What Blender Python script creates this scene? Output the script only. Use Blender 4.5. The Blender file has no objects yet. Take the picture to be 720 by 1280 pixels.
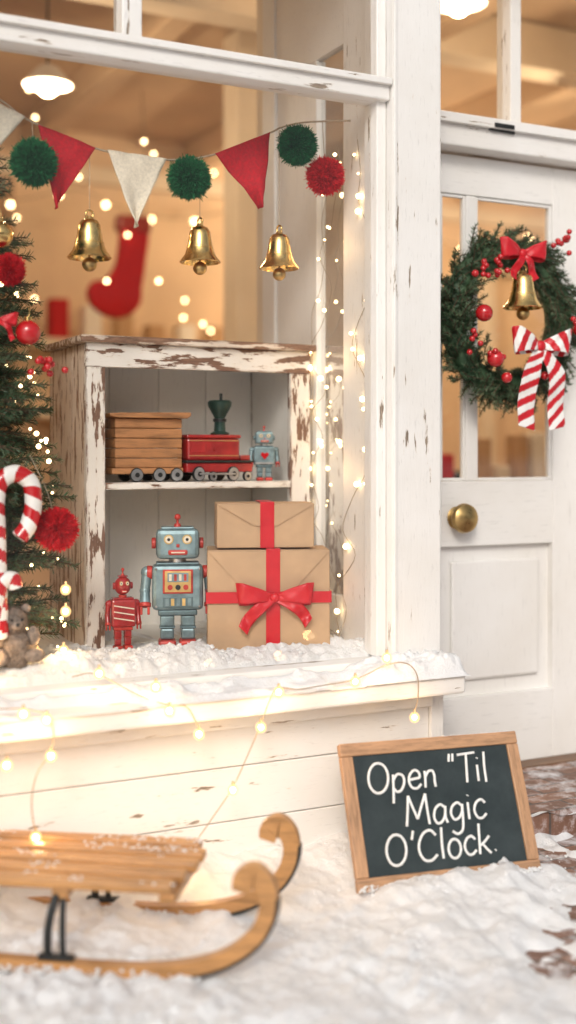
import bpy, bmesh, math, random
import numpy as np
from mathutils import Vector, Matrix, noise
random.seed(7); np.random.seed(7)
R=math.radians
scene=bpy.context.scene
col=scene.collection

# ------------------------------------------------------------------ materials
def new_mat(name):
    m=bpy.data.materials.new(name); m.use_nodes=True
    nt=m.node_tree; b=nt.nodes["Principled BSDF"]
    return m,nt,b
def N(nt,t,**kw):
    n=nt.nodes.new(t)
    for k,v in kw.items():
        if k in n.inputs.keys(): n.inputs[k].default_value=v
        else: setattr(n,k,v)
    return n
def L(nt,a,b): nt.links.new(a,b)
def ramp(nt,src,stops):
    r=nt.nodes.new("ShaderNodeValToRGB"); e=r.color_ramp.elements
    while len(e)<len(stops): e.new(0.5)
    for i,(p,c) in enumerate(stops):
        e[i].position=p; e[i].color=(c[0],c[1],c[2],1) if not isinstance(c,(int,float)) else (c,c,c,1)
    L(nt,src,r.inputs[0]); return r
def coords(nt,scale=(1,1,1)):
    tc=N(nt,"ShaderNodeTexCoord"); mp=N(nt,"ShaderNodeMapping"); mp.inputs["Scale"].default_value=scale
    L(nt,tc.outputs["Object"],mp.inputs["Vector"]); return mp.outputs[0]
def noise_n(nt,vec,scale,detail=4,rough=.55):
    n=N(nt,"ShaderNodeTexNoise"); n.inputs["Scale"].default_value=scale; n.inputs["Detail"].default_value=detail
    n.inputs["Roughness"].default_value=rough; L(nt,vec,n.inputs["Vector"]); return n
def bump(nt,b,h,strength=.3,dist=.002):
    bp=N(nt,"ShaderNodeBump"); bp.inputs["Strength"].default_value=strength; bp.inputs["Distance"].default_value=dist
    L(nt,h,bp.inputs["Height"]); L(nt,bp.outputs[0],b.inputs["Normal"]); return bp
def simple(name,c,rough=.5,metal=0,var=.12,scale=25,bmp=.15,stretch=(1,1,1),coat=0,dist=.002):
    m,nt,b=new_mat(name); v=coords(nt,stretch); n=noise_n(nt,v,scale,3,.6)
    lo=tuple(x*(1-var) for x in c); hi=tuple(min(1,x*(1+var)) for x in c)
    r=ramp(nt,n.outputs[0],[(.3,lo),(.7,hi)]); L(nt,r.outputs[0],b.inputs["Base Color"])
    rr=ramp(nt,n.outputs[0],[(.3,max(0,rough-.08)),(.7,min(1,rough+.1))]); L(nt,rr.outputs[0],b.inputs["Roughness"])
    b.inputs["Metallic"].default_value=metal
    if coat: b.inputs["Coat Weight"].default_value=coat; b.inputs["Coat Roughness"].default_value=.1
    if bmp: bump(nt,b,n.outputs[0],bmp,dist)
    return m
def paint(name,c,stretch,th=0,wood=(.32,.2,.12),edge=False,halo_w=.05):
    """house paint: brushed grain, faint grime, a few chips down to the wood"""
    m,nt,b=new_mat(name); v=coords(nt,stretch)
    g=noise_n(nt,v,9,5,.65); v2=coords(nt); s=noise_n(nt,v2,2.2,4,.6); f=noise_n(nt,v,20,5,.7)
    base=ramp(nt,s.outputs[0],[(.3,(c[0]*.92,c[1]*.905,c[2]*.88)),(.62,c)])
    gr=ramp(nt,f.outputs[0],[(.28,.80),(.42,1.0)])
    mx=N(nt,"ShaderNodeMix",data_type='RGBA',blend_type='MULTIPLY'); mx.inputs[0].default_value=1
    L(nt,base.outputs[0],mx.inputs[6]); L(nt,gr.outputs[0],mx.inputs[7])
    out=mx.outputs[2]
    if th>0:
        n1=noise_n(nt,v,5,7,.62); n2=noise_n(nt,v2,3.0,3,.5); src=n1.outputs[0]
        if edge:
            bv=N(nt,"ShaderNodeBevel",samples=3); bv.inputs["Radius"].default_value=.012
            ge=N(nt,"ShaderNodeNewGeometry"); dt=N(nt,"ShaderNodeVectorMath",operation='DOT_PRODUCT')
            L(nt,bv.outputs[0],dt.inputs[0]); L(nt,ge.outputs["Normal"],dt.inputs[1])
            ed=ramp(nt,dt.outputs["Value"],[(.80,1.0),(.995,0.0)])
            a=N(nt,"ShaderNodeMath",operation='MULTIPLY_ADD'); a.inputs[1].default_value=.10
            L(nt,ed.outputs[0],a.inputs[0]); L(nt,n1.outputs[0],a.inputs[2]); src=a.outputs[0]
        a2=N(nt,"ShaderNodeMath",operation='MULTIPLY_ADD'); a2.inputs[1].default_value=.30
        L(nt,n2.outputs[0],a2.inputs[0]); L(nt,src,a2.inputs[2])
        mask=ramp(nt,a2.outputs[0],[(th-.006,0.0),(th+.006,1.0)])
        halo=ramp(nt,a2.outputs[0],[(th-halo_w,0.0),(th,1.0)])
        wn=noise_n(nt,v,18,5,.7)
        wc=ramp(nt,wn.outputs[0],[(.3,tuple(x*.45 for x in wood)),(.65,wood)])
        m0=N(nt,"ShaderNodeMix",data_type='RGBA'); m0.inputs[7].default_value=(c[0]*.86,c[1]*.76,c[2]*.66,1)
        h2=N(nt,"ShaderNodeMath",operation='MULTIPLY'); h2.inputs[1].default_value=.55; L(nt,halo.outputs[0],h2.inputs[0])
        L(nt,h2.outputs[0],m0.inputs[0]); L(nt,out,m0.inputs[6])
        m1=N(nt,"ShaderNodeMix",data_type='RGBA'); L(nt,mask.outputs[0],m1.inputs[0]); L(nt,m0.outputs[2],m1.inputs[6]); L(nt,wc.outputs[0],m1.inputs[7])
        out=m1.outputs[2]
        hm=N(nt,"ShaderNodeMath",operation='SUBTRACT'); L(nt,g.outputs[0],hm.inputs[0]); L(nt,mask.outputs[0],hm.inputs[1])
        bump(nt,b,hm.outputs[0],.6,.0015)
    else:
        bump(nt,b,g.outputs[0],.3,.0014)
    L(nt,out,b.inputs["Base Color"]); b.inputs["Roughness"].default_value=.5
    return m
def wood(name,c,stretch,rough=.45,dark=.45,coat=0):
    m,nt,b=new_mat(name); v=coords(nt,stretch)
    n=noise_n(nt,v,6,6,.62); n2=noise_n(nt,v,22,4,.6)
    r=ramp(nt,n.outputs[0],[(.28,tuple(x*dark for x in c)),(.5,c),(.72,tuple(min(1,x*1.25) for x in c))])
    r2=ramp(nt,n2.outputs[0],[(.3,.72),(.5,1.0)])
    mx=N(nt,"ShaderNodeMix",data_type='RGBA',blend_type='MULTIPLY'); mx.inputs[0].default_value=1
    L(nt,r.outputs[0],mx.inputs[6]); L(nt,r2.outputs[0],mx.inputs[7]); L(nt,mx.outputs[2],b.inputs["Base Color"])
    b.inputs["Roughness"].default_value=rough; b.inputs["Coat Weight"].default_value=coat
    bump(nt,b,n2.outputs[0],.3,.001); return m
def glass(name,gain=1.0,rough=.0):
    m=bpy.data.materials.new(name); m.use_nodes=True; nt=m.node_tree; nt.nodes.clear()
    o=N(nt,"ShaderNodeOutputMaterial"); t=N(nt,"ShaderNodeBsdfTransparent"); t.inputs[0].default_value=(.98,.985,.98,1)
    g=N(nt,"ShaderNodeBsdfGlossy"); g.inputs["Roughness"].default_value=rough
    f=N(nt,"ShaderNodeFresnel"); f.inputs[0].default_value=1.5
    mu=N(nt,"ShaderNodeMath",operation='MULTIPLY'); mu.inputs[1].default_value=gain
    mx=N(nt,"ShaderNodeMixShader"); L(nt,f.outputs[0],mu.inputs[0]); L(nt,mu.outputs[0],mx.inputs[0])
    L(nt,t.outputs[0],mx.inputs[1]); L(nt,g.outputs[0],mx.inputs[2]); L(nt,mx.outputs[0],o.inputs[0]); return m
def emit(name,c,s):
    m,nt,b=new_mat(name); b.inputs["Base Color"].default_value=(*c,1)
    b.inputs["Emission Color"].default_value=(*c,1); b.inputs["Emission Strength"].default_value=s
    m.cycles.emission_sampling='NONE'; return m
def glow_shell(name,c,s,alpha):  # see-through emission that imitates the glow around a lit bulb
    m=bpy.data.materials.new(name); m.use_nodes=True; nt=m.node_tree; nt.nodes.clear()
    o=N(nt,"ShaderNodeOutputMaterial"); t=N(nt,"ShaderNodeBsdfTransparent"); e=N(nt,"ShaderNodeEmission"); e.inputs[0].default_value=(*c,1); e.inputs[1].default_value=s
    mx=N(nt,"ShaderNodeMixShader"); mx.inputs[0].default_value=alpha
    L(nt,t.outputs[0],mx.inputs[1]); L(nt,e.outputs[0],mx.inputs[2]); L(nt,mx.outputs[0],o.inputs[0]); m.cycles.emission_sampling='NONE'; return m

WH=(.83,.815,.79); GW=(.36,.28,.21)
M={}
M['paint_h']=paint("white_paint_h",WH,(.6,6,6))
M['paint_v']=paint("white_paint_v",WH,(6,6,.6))
M['worn_v']=paint("worn_paint_v",WH,(7,7,.9),th=.800,wood=GW,halo_w=.03)
M['worn_h']=paint("worn_paint_h",WH,(.9,7,7),th=.792,wood=GW,halo_w=.03)
M['chip_v']=paint("chipped_paint_v",(.80,.76,.71),(8,8,1.6),th=.695,wood=(.24,.13,.085),edge=True)
M['chip_h']=paint("chipped_paint_h",(.80,.76,.71),(1.6,8,8),th=.715,wood=(.24,.13,.085),edge=True)
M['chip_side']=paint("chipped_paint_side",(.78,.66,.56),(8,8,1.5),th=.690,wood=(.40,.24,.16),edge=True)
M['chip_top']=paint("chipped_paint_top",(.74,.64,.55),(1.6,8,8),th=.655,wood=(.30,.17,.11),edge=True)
M['cab_in']=paint("cabinet_inner_paint",(.82,.80,.76),(6,6,.8))
def snow_mat():
    m,nt,b=new_mat("snow"); v=coords(nt)
    n=noise_n(nt,v,75,5,.75); n2=noise_n(nt,v,320,2,.7); n3=noise_n(nt,v,6,4,.6)
    r=ramp(nt,n3.outputs[0],[(.3,(.89,.90,.92)),(.65,(.95,.95,.95))]); L(nt,r.outputs[0],b.inputs["Base Color"])
    b.inputs["Roughness"].default_value=.5
    a=N(nt,"ShaderNodeMath",operation='MULTIPLY_ADD'); a.inputs[1].default_value=.55
    L(nt,n2.outputs[0],a.inputs[0]); L(nt,n.outputs[0],a.inputs[2]); bump(nt,b,a.outputs[0],.8,.008)
    return m
M['snow']=snow_mat()
def brick_mat():
    m,nt,b=new_mat("brick_paving"); v=coords(nt)
    br=N(nt,"ShaderNodeTexBrick"); L(nt,v,br.inputs["Vector"])
    br.inputs["Scale"].default_value=1; br.inputs["Brick Width"].default_value=.21; br.inputs["Row Height"].default_value=.075
    br.inputs["Mortar Size"].default_value=.005; br.inputs["Mortar Smooth"].default_value=.3
    br.inputs["Color1"].default_value=(.32,.165,.105,1); br.inputs["Color2"].default_value=(.22,.115,.08,1); br.inputs["Mortar"].default_value=(.13,.10,.085,1)
    n=noise_n(nt,v,18,6,.65); n2=noise_n(nt,v,9,6,.7)
    r=ramp(nt,n.outputs[0],[(.3,.6),(.7,1.25)])
    mx=N(nt,"ShaderNodeMix",data_type='RGBA',blend_type='MULTIPLY'); mx.inputs[0].default_value=1
    L(nt,br.outputs[0],mx.inputs[6]); L(nt,r.outputs[0],mx.inputs[7])
    d=ramp(nt,n2.outputs[0],[(.48,0.0),(.62,.75)])
    m1=N(nt,"ShaderNodeMix",data_type='RGBA'); m1.inputs[7].default_value=(.80,.81,.84,1)
    L(nt,d.outputs[0],m1.inputs[0]); L(nt,mx.outputs[2],m1.inputs[6]); L(nt,m1.outputs[2],b.inputs["Base Color"])
    b.inputs["Roughness"].default_value=.6
    hh=N(nt,"ShaderNodeMath",operation='SUBTRACT'); L(nt,n.outputs[0],hh.inputs[0]); L(nt,br.outputs["Fac"],hh.inputs[1]); bump(nt,b,hh.outputs[0],.7,.004)
    return m
M['brick']=brick_mat()
M['glass']=glass("window_glass",.7)
M['gold']=simple("brass",(.82,.56,.22),.20,1,.15,40,.08)
M['brass_old']=simple("aged_brass",(.50,.34,.14),.34,1,.25,20,.1)
M['red']=simple("red_cloth",(.46,.009,.018),.85,0,.25,120,.5)
M['redribbon']=simple("red_satin",(.54,.009,.018),.38,0,.1,30,.1)
M['redpaint']=simple("red_tin",(.33,.016,.016),.34,.0,.35,14,.1,coat=.5)
M['redgloss']=simple("red_gloss",(.50,.01,.015),.12,0,.1,8,0,coat=.6)
M['cream']=simple("cream_cloth",(.74,.66,.53),.9,0,.12,120,.6)
M['green_wool']=simple("green_wool",(.010,.14,.045),.9,0,.4,90,0)
M['red_wool']=simple("red_wool",(.62,.010,.018),.9,0,.3,90,0)
M['kraft']=simple("kraft_paper",(.49,.32,.19),.75,0,.12,9,.4,dist=.004)
M['white']=simple("white_enamel",(.82,.80,.77),.4,0,.05,20,.05)
M['tin']=simple("blue_tin",(.20,.285,.31),.34,.45,.4,16,.12)
M['tin2']=simple("blue_tin_dark",(.12,.18,.20),.4,.5,.3,16,.12)
M['tinred']=simple("robot_red",(.46,.04,.028),.4,.1,.35,22,.1)
M['tingold']=simple("robot_gold",(.62,.42,.16),.35,.5,.2,22,.1)
M['dark']=simple("dark_metal",(.02,.022,.022),.45,.3,.3,20,.15)
M['dkgreen']=simple("dark_green_tin",(.02,.05,.04),.35,.2,.3,20,.1)
M['steel']=simple("wheel_steel",(.46,.45,.44),.35,.9,.2,20,.1)
M['wagonwood']=wood("wagon_wood",(.40,.185,.075),(1.2,8,9),.45,.4)
M['sledwood']=wood("sled_wood",(.50,.25,.09),(1.0,9,9),.38,.5,.15)
M['framewood']=wood("frame_wood_h",(.48,.27,.145),(1.2,9,9),.5,.55)
M['framewood_v']=wood("frame_wood_v",(.48,.27,.145),(9,9,1.2),.5,.55)
M['bark']=wood("bark",(.10,.065,.04),(8,8,2),.9)
M['chalk']=simple("chalk",(.86,.86,.84),.95,0,.12,300,.6)
M['bulb']=emit("lit_bulb",(1,.80,.48),16)
M['bulb_halo']=glow_shell("bulb_glow_halo",(1,.60,.24),2.4,.50)  # warm halo painted as a glowing shell, not a glass part
M['bulb2']=emit("lit_fairy_bulb",(1,.72,.36),9)
M['bokehbulb']=emit("lit_room_bulb",(1,.72,.38),14)
M['lampglow']=emit("lamp_glow",(1,.84,.58),12)
M['wire']=simple("copper_wire",(.36,.28,.20),.5,.3,.1,20,0)
M['roomwall']=simple("room_wall",(.74,.58,.43),.85,0,.12,1.3,.1)
M['roomwhite']=simple("room_white",(.78,.70,.59),.7,0,.08,2,.1)
M['roomceil']=simple("room_ceiling",(.60,.46,.33),.8,0,.12,2,.1)
M['roomfloor']=wood("room_floor",(.26,.15,.08),(1,6,6),.5)
M['shelfwood']=wood("shelf_wood",(.20,.11,.06),(1,6,6),.5)
M['panelwood']=wood("panel_wood",(.42,.28,.18),(6,6,1),.6)
M['plush']=simple("plush_wool",(.25,.20,.165),.95,0,.4,60,.8,dist=.01)
M['twine']=simple("twine",(.45,.36,.26),.9,0,.2,80,.3)
def chalkboard_mat():
    m,nt,b=new_mat("chalkboard"); v=coords(nt,(1,1,1)); n=noise_n(nt,v,7,6,.7)
    r=ramp(nt,n.outputs[0],[(.35,(.012,.023,.026)),(.7,(.034,.048,.052))]); L(nt,r.outputs[0],b.inputs["Base Color"])
    b.inputs["Roughness"].default_value=.75; return m
M['board']=chalkboard_mat()
def needle_mat(name,a,c):
    m,nt,b=new_mat(name); v=coords(nt); n=noise_n(nt,v,14,2,.6)
    r=ramp(nt,n.outputs[0],[(.35,a),(.68,c)]); L(nt,r.outputs[0],b.inputs["Base Color"]); b.inputs["Roughness"].default_value=.55; return m
M['needle']=needle_mat("fir_needles",(.022,.06,.028),(.07,.13,.06))
M['needle2']=needle_mat("fir_needles_light",(.06,.11,.055),(.15,.215,.12))

# ------------------------------------------------------------------ geometry helpers
def empty(name,loc=(0,0,0),rot=(0,0,0)):
    o=bpy.data.objects.new(name,None); o.empty_display_size=.1; o.location=loc; o.rotation_euler=rot; col.objects.link(o); return o
def finish(name,bm,mats,parent=None,smooth=False,bevel=0,seg=2,mat4=None):
    me=bpy.data.meshes.new(name)
    bmesh.ops.recalc_face_normals(bm,faces=bm.faces)
    bm.to_mesh(me); bm.free()
    if not isinstance(mats,(list,tuple)): mats=[mats]
    for m in mats: me.materials.append(M[m] if isinstance(m,str) else m)
    if smooth:
        for p in me.polygons: p.use_smooth=True
        me.set_sharp_from_angle(angle=R(38))
    o=bpy.data.objects.new(name,me); col.objects.link(o)
    if parent: o.parent=parent
    if mat4 is not None: o.matrix_local=mat4
    if bevel:
        b=o.modifiers.new("bevel",'BEVEL'); b.width=bevel; b.segments=seg; b.limit_method='ANGLE'; b.angle_limit=R(35)
    return o
def add_box(bm,x0,x1,y0,y1,z0,z1,mi=0):
    r=bmesh.ops.create_cube(bm,size=1)
    for v in r['verts']:
        v.co=Vector(((x0+x1)/2+v.co.x*(x1-x0),(y0+y1)/2+v.co.y*(y1-y0),(z0+z1)/2+v.co.z*(z1-z0)))
    for f in {f for v in r['verts'] for f in v.link_faces}: f.material_index=mi
def box(name,x0,x1,y0,y1,z0,z1,mat,parent=None,bevel=.003):
    bm=bmesh.new(); add_box(bm,x0,x1,y0,y1,z0,z1); return finish(name,bm,mat,parent,bevel=bevel)
def add_cyl(bm,p0,p1,r0,r1=None,n=20,mi=0):
    r1=r0 if r1 is None else r1
    p0=Vector(p0);p1=Vector(p1); d=p1-p0
    q=d.to_track_quat('Z','Y').to_matrix().to_4x4(); q.translation=(p0+p1)/2
    r=bmesh.ops.create_cone(bm,cap_ends=True,segments=n,radius1=r0,radius2=r1,depth=d.length,matrix=q)
    for f in {f for v in r['verts'] for f in v.link_faces}: f.material_index=mi
def cyl(name,p0,p1,r0,mat,parent=None,r1=None,n=20,bevel=0):
    bm=bmesh.new(); add_cyl(bm,p0,p1,r0,r1,n); return finish(name,bm,mat,parent,smooth=True,bevel=bevel)
def add_sph(bm,c,r,sc=(1,1,1),sub=3,mi=0):
    r_=bmesh.ops.create_icosphere(bm,subdivisions=sub,radius=r,matrix=Matrix.Translation(c)@Matrix.Diagonal((*sc,1)))
    for f in {f for v in r_['verts'] for f in v.link_faces}: f.material_index=mi
def sph(name,c,r,mat,parent=None,sc=(1,1,1),sub=3):
    bm=bmesh.new(); add_sph(bm,c,r,sc,sub); return finish(name,bm,mat,parent,smooth=True)
def lathe(name,prof,loc,mat,parent=None,n=40):
    bm=bmesh.new(); rings=[]
    for (r,z) in prof:
        rings.append([bm.verts.new((loc[0]+r*math.cos(2*math.pi*i/n),loc[1]+r*math.sin(2*math.pi*i/n),loc[2]+z)) for i in range(n)])
    for a,b in zip(rings,rings[1:]):
        for i in range(n): bm.faces.new((a[i],a[(i+1)%n],b[(i+1)%n],b[i]))
    me_o=finish(name,bm,mat,parent,smooth=True); return me_o
def catmull(pts,k=8):
    P=[Vector(p) for p in pts]
    if len(P)<3: return P
    P=[P[0]*2-P[1]]+P+[P[-1]*2-P[-2]]; out=[]
    for i in range(1,len(P)-2):
        a,b,c,d=P[i-1],P[i],P[i+1],P[i+2]
        for j in range(k):
            t=j/k
            out.append(.5*((2*b)+(c-a)*t+(2*a-5*b+4*c-d)*t*t+(3*b-a-3*c+d)*t**3))
    out.append(P[-2]); return out
def tube(name,pts,r,mat,parent=None,k=8,closed=False):
    cu=bpy.data.curves.new(name,'CURVE'); cu.dimensions='3D'; cu.bevel_depth=r; cu.bevel_resolution=2; cu.use_fill_caps=True
    strokes=pts if isinstance(pts[0][0],(list,tuple,Vector)) else [pts]
    for st in strokes:
        P=catmull(st,k); s=cu.splines.new('POLY'); s.points.add(len(P)-1)
        for q,p in zip(s.points,P): q.co=(*p,1)
    cu.materials.append(M[mat]); o=bpy.data.objects.new(name,cu); col.objects.link(o)
    if parent: o.parent=parent
    return o
def sweep(name,pts,r,mats,parent,n=24,k=20,pitch=.05,frac=.5):
    """round rod with helical two-colour stripes (candy cane)"""
    P=catmull(pts,k); bm=bmesh.new(); rings=[]; s=0; S=[]
    up=Vector((0,1,0))
    for i,p in enumerate(P):
        t=(P[min(i+1,len(P)-1)]-P[max(i-1,0)]).normalized()
        a=up.cross(t).normalized(); b=t.cross(a)
        if i: s+=(p-P[i-1]).length
        S.append(s); rr=r*(.75 if i in(0,len(P)-1) else 1)
        rings.append([bm.verts.new(p+rr*(a*math.cos(2*math.pi*j/n)+b*math.sin(2*math.pi*j/n))) for j in range(n)])
    for i in range(len(rings)-1):
        for j in range(n):
            f=bm.faces.new((rings[i][j],rings[i][(j+1)%n],rings[i+1][(j+1)%n],rings[i+1][j]))
            f.material_index=1 if ((S[i]/pitch+j/n)%1)<frac else 0
    bm.faces.new(rings[0]); bm.faces.new(rings[-1])
    return finish(name,bm,mats,parent,smooth=True)
def ribbon(name,pts,widths,wdir,mats,parent,k=12,stripes=0,thick=.0012,m=8):
    if stripes: k,m=22,24
    P=catmull(pts,k); wd=Vector(wdir).normalized(); bm=bmesh.new(); rows=[]; n=len(P); s=0;S=[]
    for i,p in enumerate(P):
        f=i/(n-1)*(len(widths)-1); a=int(f); b=min(a+1,len(widths)-1); w=widths[a]+(widths[b]-widths[a])*(f-a)
        if i: s+=(p-P[i-1]).length
        S.append(s)
        cr=Vector((0,.0022*math.sin(i*.35),0))
        rows.append([bm.verts.new(p+wd*w*(j/m-.5)+cr*math.sin(j/m*6)) for j in range(m+1)])
    for i in range(n-1):
        for j in range(m):
            f=bm.faces.new((rows[i][j],rows[i][j+1],rows[i+1][j+1],rows[i+1][j]))
            if stripes: f.material_index=1 if ((S[i]/stripes+j/m*.9)%1)<.5 else 0
    o=finish(name,bm,mats,parent,smooth=True)
    so=o.modifiers.new("s",'SOLIDIFY'); so.thickness=thick; return o
def bow(name,loc,L_,h,mats,parent,tails,rot=0,stripes=0,tw=None):
    """two loops, knot, tails; lies against XZ plane, front is -Y"""
    g=[]
    for s in (-1,1):
        pts=[(0,0,0),(s*L_*.35,-h*.28,h*.12),(s*L_*.8,-h*.38,h*.22),(s*L_,-h*.16,h*.18),(s*L_*.85,h*.02,h*.10),(s*L_*.4,h*.03,0),(0,.002,0)]
        g.append(ribbon(name+"_loop",pts,[h*.28,h*.6,h*.95,h*1.0,h*.95,h*.6,h*.28],(s*.15,0,1),mats,parent,stripes=stripes))
    for (dx,dz,cv) in tails:
        w=tw or h*.42
        pts=[(0,-.004,0),(dx*.4+cv,-.02,dz*.33),(dx*.8+cv*.4,-.006,dz*.7),(dx,-.016,dz)]
        g.append(ribbon(name+"_tail",pts,[w*.55,w,w,w],(1,0,-dx/(dz if dz else 1)*1.0),mats,parent,stripes=stripes))
    bm=bmesh.new(); add_sph(bm,(0,-.006,0),h*.22,(1,.7,1.0),3); g.append(finish(name+"_knot",bm,[mats[-1]] if isinstance(mats,list) else mats,parent,smooth=True))
    mt=Matrix.Translation(loc)@Matrix.Rotation(rot,4,'Y')
    for o in g: o.matrix_local=mt@o.matrix_local
    return g
def prism(name,outline,y0,y1,mat,parent=None,bevel=.002):
    """outline in XZ, extruded along Y"""
    bm=bmesh.new(); a=[bm.verts.new((x,y0,z)) for x,z in outline]; b=[bm.verts.new((x,y1,z)) for x,z in outline]
    bm.faces.new(a); bm.faces.new(b[::-1]); n=len(a)
    for i in range(n): bm.faces.new((a[i],b[i],b[(i+1)%n],a[(i+1)%n]))
    return finish(name,bm,mat,parent,bevel=bevel)
def strip_outline(cl,w):
    C=catmull([(x,0,z) for x,z in cl],10); n=len(C); up=[];dn=[]
    for i,p in enumerate(C):
        t=(C[min(i+1,n-1)]-C[max(i-1,0)]).normalized(); nn=Vector((-t.z,0,t.x))
        f=i/(n-1)*(len(w)-1); a=int(f); b=min(a+1,len(w)-1); ww=w[a]+(w[b]-w[a])*(f-a)
        up.append(p+nn*ww/2); dn.append(p-nn*ww/2)
    return up,dn
def strip(name,cl,w,y0,y1,mat,parent,bevel=.003,off=0):
    up,dn=strip_outline(cl,w); n=len(up); bm=bmesh.new()
    q=[[bm.verts.new((p.x,y,p.z)) for p in side] for side in (up,dn) for y in (y0,y1)]
    u0,u1,d0,d1=q
    for i in range(n-1):
        bm.faces.new((u0[i],u0[i+1],u1[i+1],u1[i])); bm.faces.new((d0[i],d1[i],d1[i+1],d0[i+1]))
        bm.faces.new((u0[i],d0[i],d0[i+1],u0[i+1])); bm.faces.new((u1[i],u1[i+1],d1[i+1],d1[i]))
    bm.faces.new((u0[0],u1[0],d1[0],d0[0])); bm.faces.new((u0[-1],d0[-1],d1[-1],u1[-1]))
    return finish(name,bm,mat,parent,smooth=True,bevel=bevel)
def raw_mesh(name,verts,faces,mats,parent=None,midx=None,smooth=False):
    me=bpy.data.meshes.new(name); me.from_pydata([tuple(v) for v in verts],[],faces)
    for m in mats: me.materials.append(M[m])
    if midx is not None: me.polygons.foreach_set("material_index",midx)
    if smooth: me.polygons.foreach_set("use_smooth",[True]*len(me.polygons))
    me.update(); o=bpy.data.objects.new(name,me); col.objects.link(o)
    if parent: o.parent=parent
    return o
def pompom(name,c,r,mat,parent):
    n=7000; d=np.random.normal(size=(n,3)); d/=np.linalg.norm(d,axis=1)[:,None]
    e=np.cross(d,np.random.normal(size=(n,3))); e/=np.linalg.norm(e,axis=1)[:,None]
    rr=r*np.random.uniform(.86,1.0,n)[:,None]; rr[::7]*=1.09; c=np.array(c)
    j=d+np.random.normal(size=(n,3))*.08
    a=c+d*r*.7-e*.0013; b=c+d*r*.7+e*.0013; t=c+j*rr+e*.0011; t2=c+j*rr-e*.0011
    V=np.stack([a,b,t,t2],1).reshape(-1,3); F=[(4*i,4*i+1,4*i+2,4*i+3) for i in range(n)]
    raw_mesh(name+"_strands",V,F,[mat],parent); sph(name+"_core",c,r*.80,mat,parent)
def twigs(name,tw,parent,mats=('needle','needle2'),nl=.028,dens=650,wd=.0018,spread=.9):
    """tw: list of (p0,dir,len). needles as slim blades round each twig"""
    VV=[];MI=[];W=[]
    for (p,d,l) in tw:
        p=np.array(p);d=np.array(d,float); d/=np.linalg.norm(d); n=max(8,int(l*dens))
        t=np.random.uniform(.05,1,n); q=p+d*(t*l)[:,None]; q[:,2]-=(t**2)*l*.12
        r=np.random.normal(size=(n,3)); r-=d*(r@d)[:,None]; r/=np.linalg.norm(r,axis=1)[:,None]+1e-6
        nd=r*spread+d*np.random.uniform(.5,1.0,n)[:,None]; nd/=np.linalg.norm(nd,axis=1)[:,None]
        s=np.cross(nd,np.random.normal(size=(n,3))); s/=np.linalg.norm(s,axis=1)[:,None]+1e-6
        L_=(nl*np.random.uniform(.6,1.1,n)*(1.1-.5*t))[:,None]
        VV.append(np.stack([q-s*wd*.5,q+s*wd*.5,q+nd*L_*.7+s*wd*.45,q+nd*L_,q+nd*L_*.7-s*wd*.45],1).reshape(-1,3))
        MI+= [random.choice((0,0,1))]*n
        W.append([tuple(p),tuple(p+d*l*.5-np.array([0,0,l*.03])),tuple(p+d*l-np.array([0,0,l*.12]))])
    V=np.concatenate(VV); n=len(V)//5; F=[tuple(range(5*i,5*i+5)) for i in range(n)]
    raw_mesh(name+"_needles",V,F,list(mats),parent,MI)
    tube(name+"_twigs",W,.0018,'bark',parent,k=2)
def fbm(x,y,s,o=4,z=0.0): return noise.fractal(Vector((x*s,y*s,z)),1.0,2.0,o)
def grid_mesh(name,xs,ys,hf,mat,parent=None):
    nx,ny=len(xs),len(ys)
    V=[(x,y,hf(x,y)) for y in ys for x in xs]
    F=[(j*nx+i,j*nx+i+1,(j+1)*nx+i+1,(j+1)*nx+i) for j in range(ny-1) for i in range(nx-1)]
    return raw_mesh(name,V,F,[mat],parent,smooth=True)
def sst(a,b,x):
    t=min(1,max(0,(x-a)/(b-a))); return t*t*(3-2*t)
def bulb(name,p,parent,r=.0115):
    bm=bmesh.new(); add_sph(bm,p,r*.66,(1,1,1.1),2,0); add_cyl(bm,(p[0],p[1],p[2]+r*.95),(p[0],p[1],p[2]+r*2.0),r*.42,r*.3,10,1); add_sph(bm,p,r*1.25,(1,1,1.05),3,2)  # outer sphere is the added halo shell
    return finish(name,bm,['bulb','wire','bulb_halo'],parent,smooth=True)
def plight(name,p,power,rad=.012,c=(1,.60,.26),parent=None):
    l=bpy.data.lights.new(name,'POINT'); l.energy=power; l.color=c; l.shadow_soft_size=rad
    o=bpy.data.objects.new(name,l); o.location=p; col.objects.link(o)
    if parent: o.parent=parent
    return o

# ------------------------------------------------------------------ ground
def gh(x,y):
    if x<-1 or x>6 or y<-4: return .034+.03*fbm(x,y,.3,2)
    e=x-(2.06+.62*(y+.3))
    bare=sst(-.12,.35,e+.18*fbm(x,y,4.5,3,3.3))
    soft=sst(-.1,.25,fbm(x,y,2.6,2,7.7))
    h=.034+.024*fbm(x,y,3.0,3)+.018*fbm(x,y,9,3,1.7)+(.004+.008*soft)*fbm(x,y,30,3,5.1)+(.002+.004*soft)*fbm(x,y,75,2,2.2)
    h-=bare*(.056+.03*fbm(x,y,9,3,8))
    h+=.040*math.exp(-((y+.03)/.10)**2)*(1-bare)*(.7+.6*fbm(x,0,5,2))
    h+=.026*math.exp(-(((x-1.85)/.30)**2+((y+.45)/.08)**2))
    # drifts along the two sled runners (runner lines run down-right at 35 degrees)
    for px,py in ((.97,-.625),(1.168,-.342)):
        s_=(x-px)*.819-(y-py)*.574; n_=(x-px)*.574+(y-py)*.819
        if -1.1<s_<.02: h+=.012*math.exp(-(n_/.035)**2)*(.6+.9*fbm(s_,px,9,2))
    return max(h,-.05)
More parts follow.
